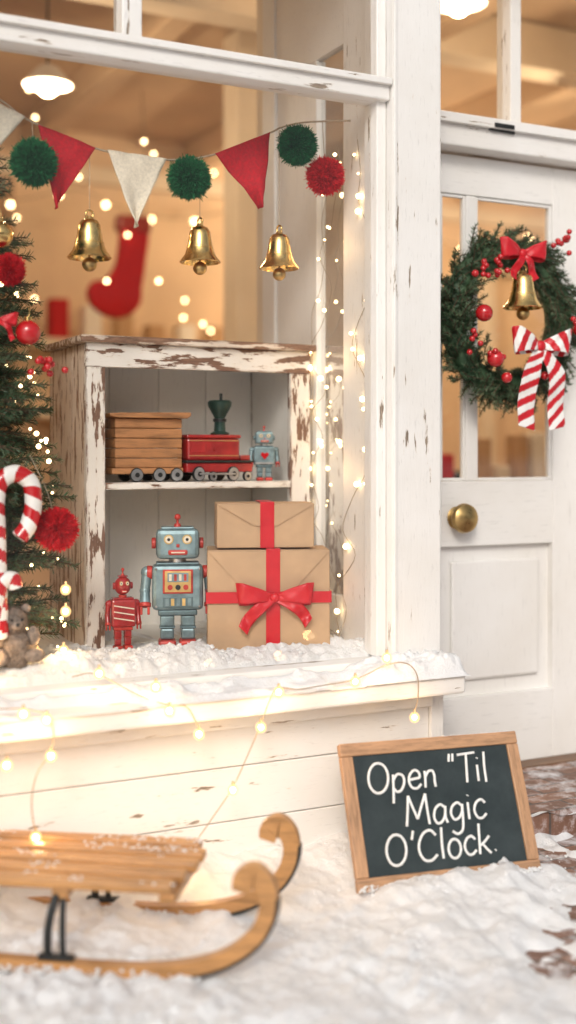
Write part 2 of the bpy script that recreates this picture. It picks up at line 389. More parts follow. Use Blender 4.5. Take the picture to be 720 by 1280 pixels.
def lines(lo,f0,f1,hi,step):
    a=[lo]; d=(f0-lo); k=[f0-d*(.55**i) for i in range(1,13)]
    b=[f1+(hi-f1)*(.55**i) for i in range(12,0,-1)]
    return a+k+list(np.arange(f0,f1,step))+b+[hi]
sgd=grid_mesh("snow_ground",lines(-150,.3,3.0,150,.0075),[-150,-80,-40,-20,-10,-6,-4,-3,-2.4,-2,-1.7,-1.5]+list(np.arange(-1.35,.012,.0075)),gh,'snow')
bm=bmesh.new()
for k in range(1500):
    x=random.uniform(.4,2.3); y=random.uniform(-1.15,-.02); r=random.uniform(.0015,.006)
    if x>2.02+.62*(y+.3) and random.random()<.5: continue
    if fbm(x,y,4,2,6)<-.05 : continue
    add_sph(bm,(x,y,max(gh(x,y),.004)+r*.25),r,(1,1,.75),1)
for v in bm.verts: v.co+=Vector((random.uniform(-1,1),random.uniform(-1,1),random.uniform(-1,1)))*.0009
finish("clumps",bm,'snow',sgd,smooth=True)
grid_mesh("brick_pavement",[-150,-20,-4,0,2,4,8,20,150],[-40,-20,-8,-3,-1,-.02],lambda x,y:0.0,'brick')
grid_mesh("ground",[-200,-50,0,50,200],[-200,-50,-10,0,20,60,200],lambda x,y:-.06,'snow')
step=empty("brick_step")
box("step_slab",2.035,4.4,-.16,.60,-.05,.085,'brick',step,.008)
grid_mesh("step_snow",list(np.arange(2.04,2.6,.012)),list(np.arange(-.17,.25,.012)),
   lambda x,y:.085+.012*fbm(x,y,12,4)-.02*sst(2.02,2.32,x+.3*fbm(x,y,5,3))+.002,'snow',step)

# ------------------------------------------------------------------ shop building
shop=empty("shop_building")
XL=-.45
zb=0.0; i=0
while zb<.45:
    z1=min(zb+.148,.455); box("clapboard_%d"%i,XL,1.984,.0,.06,zb,z1-.003,'worn_h',shop,.003); zb+=.148; i+=1
box("base_core",XL,1.983,.012,.10,0,.46,'paint_h',shop,0)
box("corner_board",1.985,2.03,-.012,.34,-.02,.455,'worn_v',shop,.003)
box("window_sill",XL,2.028,-.13,.10,.458,.512,'worn_h',shop,.008)
box("sill_moulding",XL,1.984,-.03,-.001,.405,.456,'worn_h',shop,.006)
box("bottom_rail",XL,1.858,.01,.095,.513,.548,'worn_h',shop,.005)
box("corner_post",1.860,2.030,.0,.30,.513,3.3,'worn_v',shop,.006)
box("stile",1.826,1.8585,.035,.11,.5535,3.0,'worn_v',shop,.004)
box("post_bead",1.8605,1.872,-.006,.0,.513,3.3,'worn_v',shop,.003)
box("left_post",XL-.2,XL+.02,.0,.12,.5,3.3,'paint_v',shop,.006)
box("transom_bar",XL,1.858,.012,.10,2.190,2.245,'worn_h',shop,.005)
box("transom_drip",XL,1.857,-.004,.010,2.232,2.252,'worn_h',shop,.003)
box("transom_mullion",1.036,1.092,.02,.095,2.2455,2.80,'worn_v',shop,.004)
box("transom_head",XL,1.858,.012,.10,2.80,2.90,'paint_h',shop,.005)
box("upper_wall",XL-2,8.7,.05,.20,2.901,4.4,'paint_h',shop,0)
box("cornice",XL-2,8.7,-.12,.05,3.3,3.5,'paint_h',shop,.02)
box("left_wall",XL-2.6,XL-.19,.02,.2,0,2.90,'paint_h',shop,0)
def pane(name,x0,x1,y,z0,z1):
    bm=bmesh.new(); vs=[bm.verts.new(p) for p in((x0,y,z0),(x1,y,z0),(x1,y,z1),(x0,y,z1))]; bm.faces.new(vs)
    return finish(name,bm,'glass',shop)
pane("shop_window_glass",XL,1.83,.07,.545,2.192)
pane("transom_glass",XL,1.04,.07,2.24,2.81); pane("transom_glass_r",1.09,1.86,.07,2.24,2.81)
box("display_platform",XL,1.868,.10,1.05,.05,.535,'paint_h',shop,0)
box("bay_side_bottom",1.872,1.90,.112,1.10,.535,.70,'paint_h',shop,.003)
box("bay_side_stile_front",1.868,1.902,.112,.185,.702,2.45,'paint_v',shop,.004)
box("bay_side_stile_mid",1.868,1.902,.49,.56,.702,2.45,'paint_v',shop,.004)
box("bay_side_panel",1.876,1.90,.562,.80,.702,2.45,'paint_v',shop,.004)
box("bay_side_stile_back",1.866,1.904,.802,.90,.702,3.45,'paint_v',shop,.004)
box("bay_side_head",1.872,1.902,.112,.80,2.452,3.45,'paint_h',shop,.003)
box("bay_side_backing",1.894,1.901,.187,.488,.702,2.45,'cab_in',shop,0)
bm=bmesh.new(); vs=[bm.verts.new(p) for p in((1.886,.185,.70),(1.886,.49,.70),(1.886,.49,2.455),(1.886,.185,2.455))]; bm.faces.new(vs); finish("bay_side_glass",bm,'glass',shop)
box("lobby_lining",2.032,2.06,.43,1.3,.05,3.4,'roomwhite',shop,.003)
box("door_casing_left",2.032,2.155,.30,.42,.085,2.9,'worn_v',shop,.005)
box("door_head_bar",2.157,2.95,.27,.42,2.165,2.262,'worn_h',shop,.006)
box("door_head_drip",2.157,2.95,.25,.268,2.235,2.268,'worn_h',shop,.003)
box("door_casing_right",2.905,3.05,.25,.42,.085,2.9,'worn_v',shop,.005)
box("facade_right",3.052,8.7,.05,.30,0,2.90,'paint_v',shop,.0)
box("transom2_mullion",2.515,2.56,.30,.38,2.263,2.80,'worn_v',shop,.004)
box("transom2_top",2.157,2.904,.29,.40,2.80,2.90,'paint_h',shop,.004)
box("transom2_stile",2.157,2.20,.31,.38,2.263,2.80,'paint_v',shop,.004)
pane("transom2_glass",2.19,2.90,.345,2.26,2.81)
cyl("latch_bar",(2.40,.262,2.235),(2.50,.262,2.232),.006,'dark',shop)
box("latch_plate",2.41,2.49,.244,.2495,2.238,2.252,'dark',shop,.001)
dx0,dx1=2.165,2.897
box("door_stile_left",dx0,2.258,.34,.385,.09,2.155,'paint_v',shop,.003)
box("door_stile_right",2.728,dx1,.34,.385,.09,2.155,'paint_v',shop,.003)
box("door_top_rail",2.2585,2.7275,.34,.385,2.025,2.155,'paint_h',shop,.003)
box("door_lock_rail",2.2585,2.7275,.34,.385,.84,1.060,'paint_h',shop,.003)
box("door_bottom_rail",2.2585,2.7275,.34,.385,.09,.33,'paint_h',shop,.003)
box("door_muntin",2.362,2.402,.342,.383,1.0605,2.0245,'paint_v',shop,.004)
box("door_panel_field",2.2585,2.7275,.368,.378,.33,.84,'paint_v',shop,0)
box("door_panel_raised",2.310,2.677,.350,.367,.385,.790,'paint_v',shop,.012)
pane("door_glass",2.25,2.73,.362,1.055,2.03)
for k,(a,b) in enumerate(((2.259,2.3615),(2.4025,2.727))):
    box("bead_l%d"%k,a,a+.01,.346,.360,1.061,2.024,'paint_v',shop,.002); box("bead_r%d"%k,b-.01,b,.346,.360,1.061,2.024,'paint_v',shop,.002)
    box("bead_b%d"%k,a+.0105,b-.0105,.346,.360,1.061,1.071,'paint_h',shop,.002); box("bead_t%d"%k,a+.0105,b-.0105,.346,.360,2.014,2.024,'paint_h',shop,.002)
box("threshold",2.157,2.904,.27,.40,.0855,.0895,'shelfwood',shop,0)
def lathe_y(name,prof,loc,mat,parent):
    o=lathe(name,prof,(0,0,0),mat,parent,32); o.matrix_local=Matrix.Translation(loc)@Matrix.Rotation(R(90),4,'X'); return o
lathe_y("door_knob",[(0,0),(.036,0),(.038,.004),(.028,.009),(.016,.013),(.016,.022),(.030,.027),(.044,.036),(.050,.048),(.046,.062),(.032,.072),(0,.076)],(2.318,.339,.938),'brass_old',shop)

# room interior
RY=5.5; RZ=3.5
box("room_back_wall",-3,8.7,RY,RY+.1,0,RZ,'roomwall',shop,0)
box("room_left_wall",-3.1,-3,.2,RY,0,RZ,'roomwall',shop,0)
box("room_right_wall",8.6,8.7,.3,RY,0,RZ,'roomwall',shop,0)
box("room_floor_boards",-3,8.6,.4,RY,.0,.05,'roomfloor',shop,0)
box("room_ceiling",-3,8.6,.2,RY,RZ,RZ+.1,'roomceil',shop,0)
for k in range(9):
    x=-1.6+k*1.25; box("ceiling_beam_%d"%k,x,x+.14,.25,RY-.01,RZ-.2,RZ,'roomceil',shop,.01)
box("ceiling_cross_beam",-3,8.6,2.2,2.38,RZ-.26,RZ-.01,'roomwhite',shop,.01)
box("room_column",2.72,2.96,3.0,3.2,.05,RZ-.01,'roomwhite',shop,.01)
box("wall_cornice",-3,8.6,RY-.1,RY,3.12,3.24,'roomwhite',shop,.01)
box("room_door_casing",6.1,6.25,RY-.1,RY,.05,2.7,'roomwhite',shop,.01)
box("room_door_casing2",7.3,7.45,RY-.1,RY,.05,2.7,'roomwhite',shop,.01)
box("room_door_casing_top",6.1,7.45,RY-.12,RY,2.7,2.84,'roomwhite',shop,.01)
box("wall_panel_dark",.9,2.1,RY-.05,RY,1.2,3.1,'panelwood',shop,.01)
shelf=empty("shop_counter",(0,0,0))
box("counter",3.3,5.4,2.3,2.8,.05,.98,'shelfwood',shelf,.01)
for k in range(16):
    x=3.4+k*.125; h=random.uniform(.08,.30)
    box("goods_%d"%k,x,x+.09,2.4,2.5,.981,.98+h,random.choice(['red','cream','kraft','white','dkgreen']),shelf,.01)
ws=empty("wall_shelf")
box("wall_board",2.2,5.2,RY-.35,RY,1.90,1.96,'roomwhite',ws,.005)
box("wall_board_2",2.2,5.2,RY-.35,RY,1.40,1.46,'roomwhite',ws,.005)
for k in range(12):
    x=2.3+k*.24; h=random.uniform(.1,.30)
    box("ware_%d"%k,x,x+.13,RY-.28,RY-.15,1.961,1.96+h,random.choice(['kraft','red','kraft','white','cream','cream']),ws,.01)
st=empty("christmas_stocking",(2.53,4.35,2.33)); st.scale=(1.22,1.22,1.22)
o=[(-.02,.26),(.13,.24),(.12,.05),(.10,-.08),(.09,-.17),(.02,-.24),(-.08,-.25),(-.17,-.20),(-.20,-.13),(-.17,-.07),(-.10,-.05),(-.05,.02),(-.03,.12)]
sk=prism("sock",[(p.x,p.z) for p in catmull([(x,0,z) for x,z in o]+[(o[0][0],0,o[0][1])],5)[:-1]],-.03,.03,'red',st,.02)
box("cuff",-.04,.145,-.045,.045,.20,.29,'redpaint',st,.02)
tube("loop",[(.12,0,.29),(.12,0,.60),(.10,0,.93),(.10,0,.94)],.004,'wire',st)
for k,(x,y,z) in enumerate(((1.62,2.85,2.98),(4.6,2.2,3.05),(-.3,2.6,3.0),(3.0,1.3,3.1),(4.4,4.4,3.0),(6.6,3.8,3.05))):
    lp=empty("pendant_lamp" if k==0 else "pendant_lamp.%03d"%k,(x,y,z))
    lathe("shade",[(.03,.10),(.05,.09),(.11,.02),(.12,0),(.105,.005),(.05,.075),(.02,.085)],(0,0,0),'white',lp)
    cyl("cord",(0,0,.09),(0,0,RZ-z),.006,'dark',lp); sph("lamp_bulb",(0,0,0),.055,'lampglow',lp)
    plight("lamp_light",(0,0,-.08),(34,46,34,24,72,56)[k],.06,(1,.72,.43),lp)
rl=empty("room_fairy_lights"); bm=bmesh.new(); rp=[]
for k in range(46):
    t=k/45; x=-.2+7.6*t; z=3.02-.16*abs(math.sin(t*18)); rp.append((x,RY-.35,z))
    if k%2: add_sph(bm,(x,RY-.36,z-.03),.018,(1,1,1),2)
for k in range(40):
    add_sph(bm,(random.uniform(1.0,4.0),random.uniform(3.6,5.0),random.choice((random.uniform(2.5,3.3),random.uniform(1.95,2.3)))),.011,(1,1,1),2)
finish("room_bulbs",bm,'bokehbulb',rl,smooth=True); tube("room_wire",rp,.004,'wire',rl,3)

# ------------------------------------------------------------------ snow on display, sill
def dsn(x,y):
    h=.556+.006*sst(.1,.5,y)+.016*fbm(x,y,7,3,2)+.015*fbm(x,y,20,3,9)+.010*abs(fbm(x,y,48,3,4))
    h+=.026*math.exp(-((y-.24)/.10)**2)*(x<1.36)+.026*math.exp(-((y-.16)/.06)**2)
    return h if y>.088 else .535
ds=empty("display_snow")
grid_mesh("snow_bed",list(np.arange(.1,1.868,.006)),[.074,.080]+list(np.arange(.089,.56,.006))+[.7,.85,1.0],dsn,'snow',ds)
bm=bmesh.new()
for k in range(900):
    x=random.uniform(.5,1.86); y=random.uniform(.10,.5); r=random.uniform(.002,.007)
    add_sph(bm,(x,y,dsn(x,y)+r*.2),r,(1,1,.8),1)
for v in bm.verts: v.co+=Vector((random.uniform(-1,1),random.uniform(-1,1),random.uniform(-1,1)))*.001
finish("snow_clumps",bm,'snow',ds,smooth=True)
ss=empty("sill_snow")
def sillh(x,y):
    e=sst(-.142,-.110,y)*sst(2.040,2.012,x)
    m=sst(1.66,1.80,x+.06*fbm(x,y,8,2))
    m2=.55*sst(.0,.30,fbm(x,y,5,3,3))+.75*sst(-.06,.005,y)
    k=max(m,m2*.5)
    return .5095+e*(k*.046+k*(.018*fbm(x,y,14,3)+.014*abs(fbm(x,y,40,3)))) + (.002 if k>.05 else -.001)
grid_mesh("sill_snow_sheet",list(np.arange(.4,2.044,.007)),list(np.arange(-.143,.012,.005)),sillh,'snow',ss)

# ------------------------------------------------------------------ display cabinet
cab=empty("display_cabinet",(1.087,.5,.555))
W_,H_,D_=.764,.95,.40
box("stile_left",0,.060,0,.022,0,.860,'chip_v',cab,.002)
box("stile_right",.690,W_,0,.022,0,.860,'chip_v',cab,.002)
box("top_rail",0,W_,0.0005,.022,.8605,.932,'chip_h',cab,.002)
for k in range(3):
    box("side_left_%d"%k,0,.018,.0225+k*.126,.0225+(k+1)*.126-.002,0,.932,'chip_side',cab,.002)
    box("side_right_%d"%k,W_-.018,W_,.0225+k*.126,.0225+(k+1)*.126-.003,0,.932,'chip_v',cab,.002)
box("inner_left",.0185,.024,.0225,D_-.02,0,.93,'cab_in',cab,0)
box("inner_right",W_-.036,W_-.0185,.0225,D_-.02,0,.93,'cab_in',cab,0)
for k in range(4):
    a=.024+k*.176; box("back_board_%d"%k,a,min(a+.1745,W_-.036),D_-.018,D_-.008,0,.93,'cab_in',cab,.0015)
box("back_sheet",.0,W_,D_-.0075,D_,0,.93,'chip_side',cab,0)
box("inner_top",.024,W_-.036,.0225,D_-.019,.920,.930,'cab_in',cab,0)
box("shelf",.0245,W_-.0365,.002,D_-.019,.488,.508,'cab_in',cab,.002)
box("shelf_edge",.0605,.6895,-.003,.0015,.4875,.509,'chip_h',cab,.001)
box("bottom_board",.0245,W_-.0365,.0225,D_-.019,0,.012,'cab_in',cab,0)
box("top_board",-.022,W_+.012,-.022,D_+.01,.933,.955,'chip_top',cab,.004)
FX=1.087;FZ=.555
shelfz=FZ+.508

# ------------------------------------------------------------------ toy train
def wheel(bm,x,y,z,r):
    add_cyl(bm,(x,y,z),(x,y+.012,z),r,r,24,0); add_cyl(bm,(x,y-.003,z),(x,y,z),r*.86,r*.86,24,1); add_cyl(bm,(x,y-.007,z),(x,y-.003,z),r*.34,r*.3,16,0)
wg=empty("toy_train_wagon",(1.305,.54,shelfz))
bm=bmesh.new()
for k in range(5):
    z=.045+k*.031
    add_box(bm,-.113,.108,-.0,.115,z,z+.0295)
finish("plank_body",bm,'wagonwood',wg,bevel=.0035,seg=3)
box("plinth",-.125,.110,-.006,.12,.026,.0445,'wagonwood',wg,.003)
prism("roof",[(-.135,.205),(-.11,.2005),(.120,.2005),(.132,.208),(.132,.220),(-.10,.216),(-.135,.214)],-.018,.135,'wagonwood',wg,.003)
bm=bmesh.new()
for x in (-.045,.030,.088): 
    wheel(bm,x,-.006,.023,.022); add_cyl(bm,(x,.10,.023),(x,.112,.023),.022,.022,24)
add_cyl(bm,(-.045,-.0,.023),(-.045,.11,.023),.004); add_cyl(bm,(.03,0,.023),(.03,.11,.023),.004)
finish("wheels",bm,['dark','steel'],wg,smooth=True)
box("coupling",.111,.135,.04,.06,.026,.036,'dark',wg,.002)
lc=empty("toy_locomotive",(1.535,.53,shelfz)); lc.scale=(.83,1,1)
box("chassis",-.135,.142,-.004,.105,.030,.060,'redpaint',lc,.004)
box("running_board",-.138,.146,-.010,.11,.0605,.067,'dark',lc,.002)
box("boiler_body",-.128,.092,.004,.096,.0675,.138,'redpaint',lc,.008)
box("boiler_cap",-.132,.096,.0,.10,.1385,.150,'redpaint',lc,.005)
for z in (.082,.130): box("gold_line",-.122,.086,.0015,.0035,z,z+.002,'tingold',lc,0)
box("cab_window",-.112,-.055,.001,.0035,.092,.124,'redpaint',lc,.002)
box("front_deck",.0965,.140,.01,.09,.0675,.085,'redpaint',lc,.004)
lathe("chimney",[(0,.150),(.034,.150),(.036,.156),(.022,.162),(.020,.205),(.026,.215),(.044,.243),(.046,.256),(.040,.262),(.0,.262)],(.030,.05,0),'dkgreen',lc)
lathe("chimney_band",[(.0206,.192),(.0255,.193),(.0255,.202),(.0206,.203)],(.030,.05,0),'dark',lc)
cyl("whistle",(.035,.05,.262),(.035,.05,.285),.006,'dark',lc)
bm=bmesh.new()
for x,r in ((-.088,.024),(-.03,.016),(.055,.024),(.115,.016)): wheel(bm,x,-.014,r+.001,r)
for x in (-.088,.055): add_cyl(bm,(x,0,.024),(x,.11,.024),.005); add_cyl(bm,(x,.10,.024),(x,.112,.024),.024)
finish("wheels",bm,['dark','steel'],lc,smooth=True)
box("coupling_rod",-.09,.06,-.024,-.020,.022,.028,'steel',lc,.001)

# ------------------------------------------------------------------ robots
def robot(name,loc,s,rz,body='tin',trim='tinred',variant=0,sx_=1):
    g=empty(name,loc,(0,0,rz)); g.scale=(s*sx_,s*sx_,s)
    P=g
    for sx in (-1,1):
        box("foot",sx*.032-.027,sx*.032+.027,-.045,.030,.0,.026,trim,P,.008)
        box("shin",sx*.032-.021,sx*.032+.021,-.020,.022,.0265,.060,body,P,.006)
        box("knee_band",sx*.032-.024,sx*.032+.024,-.023,.025,.0605,.066,'tin2' if body=='tin' else trim,P,.002)
        box("thigh",sx*.032-.022,sx*.032+.022,-.021,.023,.0665,.100,body,P,.005)
        cyl("shoulder",(sx*.077,0,.232),(sx*.094,0,.232),.021,trim if not variant else body,P,bevel=.003)
        bm=bmesh.new(); add_cyl(bm,(sx*.094,0,.232),(sx*.100,-.004,.176),.016,.015,18); add_sph(bm,(sx*.094,0,.232),.019)
        add_sph(bm,(sx*.100,-.004,.176),.0165); add_cyl(bm,(sx*.100,-.004,.176),(sx*.100,-.020,.138),.0145,.017,18); finish("arm",bm,body,P,smooth=True)
        bm=bmesh.new(); add_cyl(bm,(sx*.100,-.020,.140),(sx*.100,-.024,.128),.019,.019,18)
        for a in (-.011,.011):
            add_box(bm,sx*.100+a-.004,sx*.100+a+.004,-.034,-.016,.105,.130)
        finish("claw",bm,trim,P,smooth=True,bevel=.002)
    box("hips",-.060,.060,-.030,.032,.1005,.118,'tin2' if body=='tin' else trim,P,.004)
    box("torso",-.078,.078,-.042,.042,.1185,.256,body,P,.012)
    box("shoulder_plate",-.066,.066,-.034,.034,.2565,.264,'tin2' if body=='tin' else body,P,.003)
    cyl("neck",(0,0,.262),(0,0,.276),.026,'steel' if body=='tin' else trim,P)
    if variant==2: sph("head",(0,0,.322),.052,body,P,(1.05,.9,.9))
    else:
        box("head",-.066,.066,-.046,.046,.276,.366,body,P,.014)
    box("head_cap",-.050 if variant<2 else -.03,.050 if variant<2 else .03,-.034 if variant<2 else -.02,.034 if variant<2 else .02,.3665,.373,body,P,.004)
    yf=-.046
    for sx in (-1,1):
        ex=.066 if variant<2 else .050
        cyl("ear",(sx*ex,0,.322),(sx*(ex+.014),0,.322),.017,trim if not variant else body,P,bevel=.003)
        bm=bmesh.new(); y=yf; e=.028 if variant<2 else .020; k_=1 if variant<2 else .75
        add_cyl(bm,(sx*e,y+.014,.336),(sx*e,y-.004,.336),.0155*k_,.0145*k_,24,0)
        add_cyl(bm,(sx*e,y-.004,.336),(sx*e,y-.0065,.336),.0110*k_,.0105*k_,24,1)
        add_cyl(bm,(sx*e,y-.0065,.336),(sx*e,y-.008,.336),.0048*k_,.0045*k_,16,2)
        finish("eye",bm,['tingold','cream','dark'],P,smooth=True)
    box("nose",-.005,.005,-.053,-.0445,.312,.322,trim,P,.002)
    mw=.030 if variant<2 else .018
    box("mouth",-mw,mw,-.051,-.0405,.288,.304,trim,P,.006); box("mouth_slot",-mw*.7,mw*.7,-.0525,-.0505,.294,.298,'cream',P,.001)
    bm=bmesh.new(); add_cyl(bm,(0,0,.372),(0,0,.382),.012,.009); add_cyl(bm,(0,0,.382),(0,0,.398),.004); add_sph(bm,(0,0,.402),.010); finish("antenna",bm,trim,P,smooth=True)
    if variant==0:
        box("panel_frame",-.046,.046,-.0465,-.0415,.170,.244,trim,P,.003)
        box("panel_face",-.040,.040,-.0485,-.0463,.175,.239,'tingold',P,.001)
        box("screen",-.032,.032,-.0505,-.0483,.206,.234,'tin',P,.001)
        for k in range(4): box("meter_%d"%k,-.027+k*.015,-.019+k*.015,-.0520,-.0503,.210,.230,'tinred' if k%2 else 'cream',P,.0005)
        for k in range(3): cyl("dial_%d"%k,(-.024+k*.024,-.0483,.190),(-.024+k*.024,-.053,.190),.008,'tinred' if k!=1 else 'dark',P)
        box("belly_plate",-.046,.046,-.0450,-.0415,.128,.160,'tin2',P,.002)
        for k in range(5): box("vent_%d"%k,-.038+k*.017,-.028+k*.017,-.0465,-.0448,.133,.155,'tingold' if k%2 else 'tin',P,.0005)
        for sx in (-1,1):
            for z in (.13,.245): sph("rivet",(sx*.066,-.042,z),.004,'steel',P,sub=2)
    elif variant==1:
        c=[(0,-.03),(.028,.0),(.030,.014),(.018,.024),(.0,.014),(-.018,.024),(-.030,.014),(-.028,0)]
        prism("heart",[(x,.19+z) for x,z in c],-.0475,-.041,'redgloss',P,.001)
        box("lower_band",-.070,.070,-.044,-.0415,.125,.140,'steel',P,.001)
    else:
        for k,z in enumerate((.15,.18,.21)):
            bm=bmesh.new(); a=[bm.verts.new(p) for p in ((-.066,-.0435,z+.014),(-.066,-.0435,z+.020),(.066,-.0435,z+.0),(.066,-.0435,z-.006))]; bm.faces.new(a); finish("sash_%d"%k,bm,'cream',P)
    return g
robot("toy_robot",(1.342,.40,.566),.98,R(-20))
robot("toy_robot.001",(1.712,.565,shelfz),.44,R(-18),variant=1)
robot("toy_robot.002",(1.178,.43,.564),.60,R(-6),'redpaint','tinred',variant=2,sx_=.78)

# ------------------------------------------------------------------ gifts
def gift(name,loc,rz,w,d,h,bowdef=None,hr=None,vx=0):
    g=empty(name,loc,(0,0,rz))
    bm=bmesh.new(); add_box(bm,-w/2,w/2,-d/2,d/2,0,h); bmesh.ops.subdivide_edges(bm,edges=bm.edges,cuts=20,use_grid_fill=True)
    for v in bm.verts:
        n=fbm(v.co.x*1.0+h,v.co.y+v.co.z*1.3,7,3); n2=abs(fbm(v.co.x,v.co.z+v.co.y,16,2,3))
        v.co.y+=.0022*n-.0016*n2; v.co.x+=.0018*n
    finish("wrapped_box",bm,'kraft',g,smooth=True,bevel=.003)
    bm=bmesh.new(); y=-d/2-.0030
    a=[bm.verts.new(p) for p in((-w/2+.003,y,h-.004),(w/2-.003,y,h-.004),(w*.12,y-.001,h*.50),(-w*.12,y-.001,h*.50))]; bm.faces.new(a)
    o=finish("paper_flap",bm,'kraft',g); s=o.modifiers.new("s",'SOLIDIFY'); s.thickness=.0012
    rw=.021
    y0=d/2+.0045
    box("ribbon_front",vx-rw,vx+rw,-y0-.002,-y0,.0,h+.004,'redribbon',g,.0005)
    box("ribbon_top",vx-rw,vx+rw,-y0,y0,h+.0025,h+.0045,'redribbon',g,.0005)
    if hr:
        box("ribbon_cross",-w/2-.004,w/2+.004,-y0-.0045,-y0-.0025,hr-.017,hr+.017,'redribbon',g,.0005)
        for sx in (-1,1): box("ribbon_side",sx*(w/2+.004)-.001,sx*(w/2+.004)+.001,-y0,y0,hr-.017,hr+.017,'redribbon',g,.0005)
    if bowdef: bow("bow",(vx+.004,-y0-.010,hr),.112,.066,'redribbon',g,[(-.095,-.095,-.01),(.100,-.075,.02)],0,tw=.036)
    return g
gift("gift_box",(1.595,.300,.560),R(-22),.365,.18,.305,True,.165,.012)
gift("gift_box.001",(1.585,.305,.8705),R(-20),.292,.15,.133,None,None,.004)

# ------------------------------------------------------------------ bunting garland, pompoms
bg=empty("bunting_garland",(0,0,0)); GY=.25
rope=[(.45,GY,2.26),(.62,GY,2.16),(.769,GY,2.109),(.845,GY,2.065),(1.042,GY,2.008),(1.245,GY,2.000),(1.399,GY,2.033),(1.58,GY,2.118),(1.62,GY,2.140),(1.70,GY,2.165),(1.86,GY,2.19)]
tube("cord",rope,.0028,'twine',bg,6)
def flag(name,a,b,c,mat):
    bm=bmesh.new(); n=16; rows=[]
    A=Vector((a[0],GY,a[1]));B=Vector((b[0],GY,b[1]));C=Vector((c[0],GY,c[1]))
    ph=random.uniform(0,6)
    for i in range(n+1):
        t=i/n; l=A.lerp(C,t); r=B.lerp(C,t); row=[]
        for j in range(n+1):
            p=l.lerp(r,j/n); p.y+=-.004+.016*t*math.sin(j/n*5+ph)+.010*t*math.sin(t*6+ph)+.009*fbm(p.x,p.z,14,2)
            row.append(bm.verts.new(p))
        rows.append(row)
    for i in range(n):
        for j in range(n): 
            bm.faces.new((rows[i][j],rows[i][j+1],rows[i+1][j+1],rows[i+1][j]))
    bmesh.ops.remove_doubles(bm,verts=bm.verts,dist=.0002)
    o=finish(name,bm,mat,bg,smooth=True); s=o.modifiers.new("s",'SOLIDIFY'); s.thickness=.003; return o
flag("flag_cream",(.68,2.135),(.835,2.070),(.70,1.90),'cream')
flag("flag_red",(.872,2.055),(1.036,2.010),(.921,1.828),'red')
flag("flag_cream_2",(1.070,2.008),(1.246,2.002),(1.151,1.795),'cream')
flag("flag_red_2",(1.398,2.034),(1.580,2.120),(1.549,1.889),'red')
for k,(x,z,r,m,zt) in enumerate(((.856,1.945,.062,'green_wool',2.06),(1.311,1.950,.060,'green_wool',2.01),(1.663,2.085,.058,'green_wool',2.155),(1.760,2.002,.056,'red_wool',2.175))):
    g=empty("pompom" if k==0 else "pompom.%03d"%k,(x,GY-.02,z)); pompom("pompom",(0,0,0),r,m,g)
    tube("thread",[(0,0.02,zt-z),(0,.01,(zt-z)*.5),(0,0,0)],.0012,'twine',g,3)
g=empty("pompom.004",(.905,.18,.948)); pompom("pompom",(0,0,0),.056,'red_wool',g); tube("thread",[(-.06,.05,.2),(-.02,.02,.1),(0,0,0)],.0012,'twine',g,3)
bellprof=[(.0,.108),(.012,.108),(.022,.104),(.029,.092),(.032,.070),(.036,.045),(.045,.020),(.057,.004),(.059,0),(.056,-.002),(.050,.004),(.040,.022),(.031,.045),(.027,.070),(.022,.090),(0,.095)]
def bell(name,loc,zt,s=1.0,rx=0):
    g=empty(name,loc,(rx,0,random.uniform(0,3))); g.scale=(s*1.06,s*1.06,s)
    lathe("body",bellprof,(0,0,0),'gold',g,48)
    lathe("band",[(.0365,.040),(.0385,.042),(.0375,.046),(.0355,.047)],(0,0,0),'gold',g,48)
    bm=bmesh.new(); add_cyl(bm,(0,0,.107),(0,0,.116),.012,.008,20); add_cyl(bm,(0,0,.08),(0,0,-.012),.003); add_sph(bm,(0,0,-.018),.017,(1.15,1.15,1.2)); finish("clapper",bm,'brass_old',g,smooth=True)
    tube("hanging_loop",[(-.008,0,.112),(-.010,0,.126),(0,0,.134),(.010,0,.126),(.008,0,.112)],.0028,'gold',g,5)
    tube("thread",[(0,0,.13),(0,0,(zt-loc[2])/s*.6),(0,0,(zt-loc[2])/s)],.0010,'twine',g,3)
    return g
bell("brass_bell",(1.019,GY,1.700),2.01); bell("brass_bell.001",(1.353,GY,1.712),2.02,.97); bell("brass_bell.002",(1.612,GY,1.712),2.13,.97)

# ------------------------------------------------------------------ christmas tree with ornaments
tr=empty("christmas_tree",(.585,.44,.55))
cyl("trunk",(0,0,0),(0,0,1.85),.03,'bark',tr,r1=.006)
tw=[]
for k in range(380):
    z=random.uniform(.0,1.86); rad=.40*(1-(z/1.95)**1.7)
    a=random.uniform(0,2*math.pi)
    if random.random()<.45: a=random.uniform(-1.6,.5)
    d=np.array([math.cos(a),math.sin(a)*.78,.10+random.uniform(-.15,.15)])
    base=np.array([0,0,z]); L_=rad*random.uniform(.70,1.08)
    for t in (1.0,.85,.7,.55,.4):
        p=base+d*L_*t
        for s in (-1,1) if t<1 else (0,):
            dd=d*.8+np.array([-d[1],d[0],0])*s*.75+np.array([0,0,-.12]); l=.10*(1.15-t*.4)
            q=base+d*L_*(t-.08)
            if p[0]<-.08 and random.random()<.75: continue
            tw.append((q,dd,l))
        if p[0]>-.08: tw.append((base+d*L_*(t-.2),d,.12))
tw=[w for w in tw if w[0][1]>-.31]
twigs("fir",tw,tr,nl=.034,dens=430,wd=.0021)
def orn(name,loc,r,mat,tp):
    g=empty(name,loc)
    if tp=='ball':
        sph("ball",(0,0,0),r,mat,g); cyl("cap",(0,0,r*.95),(0,0,r*1.22),r*.28,'gold',g); tube("hook",[(0,0,r*1.2),(.004,0,r*1.6),(0,0,r*2.0)],.001,'gold',g,3)
    elif tp=='pom': pompom("pompom",(0,0,0),r,mat,g)
    return g
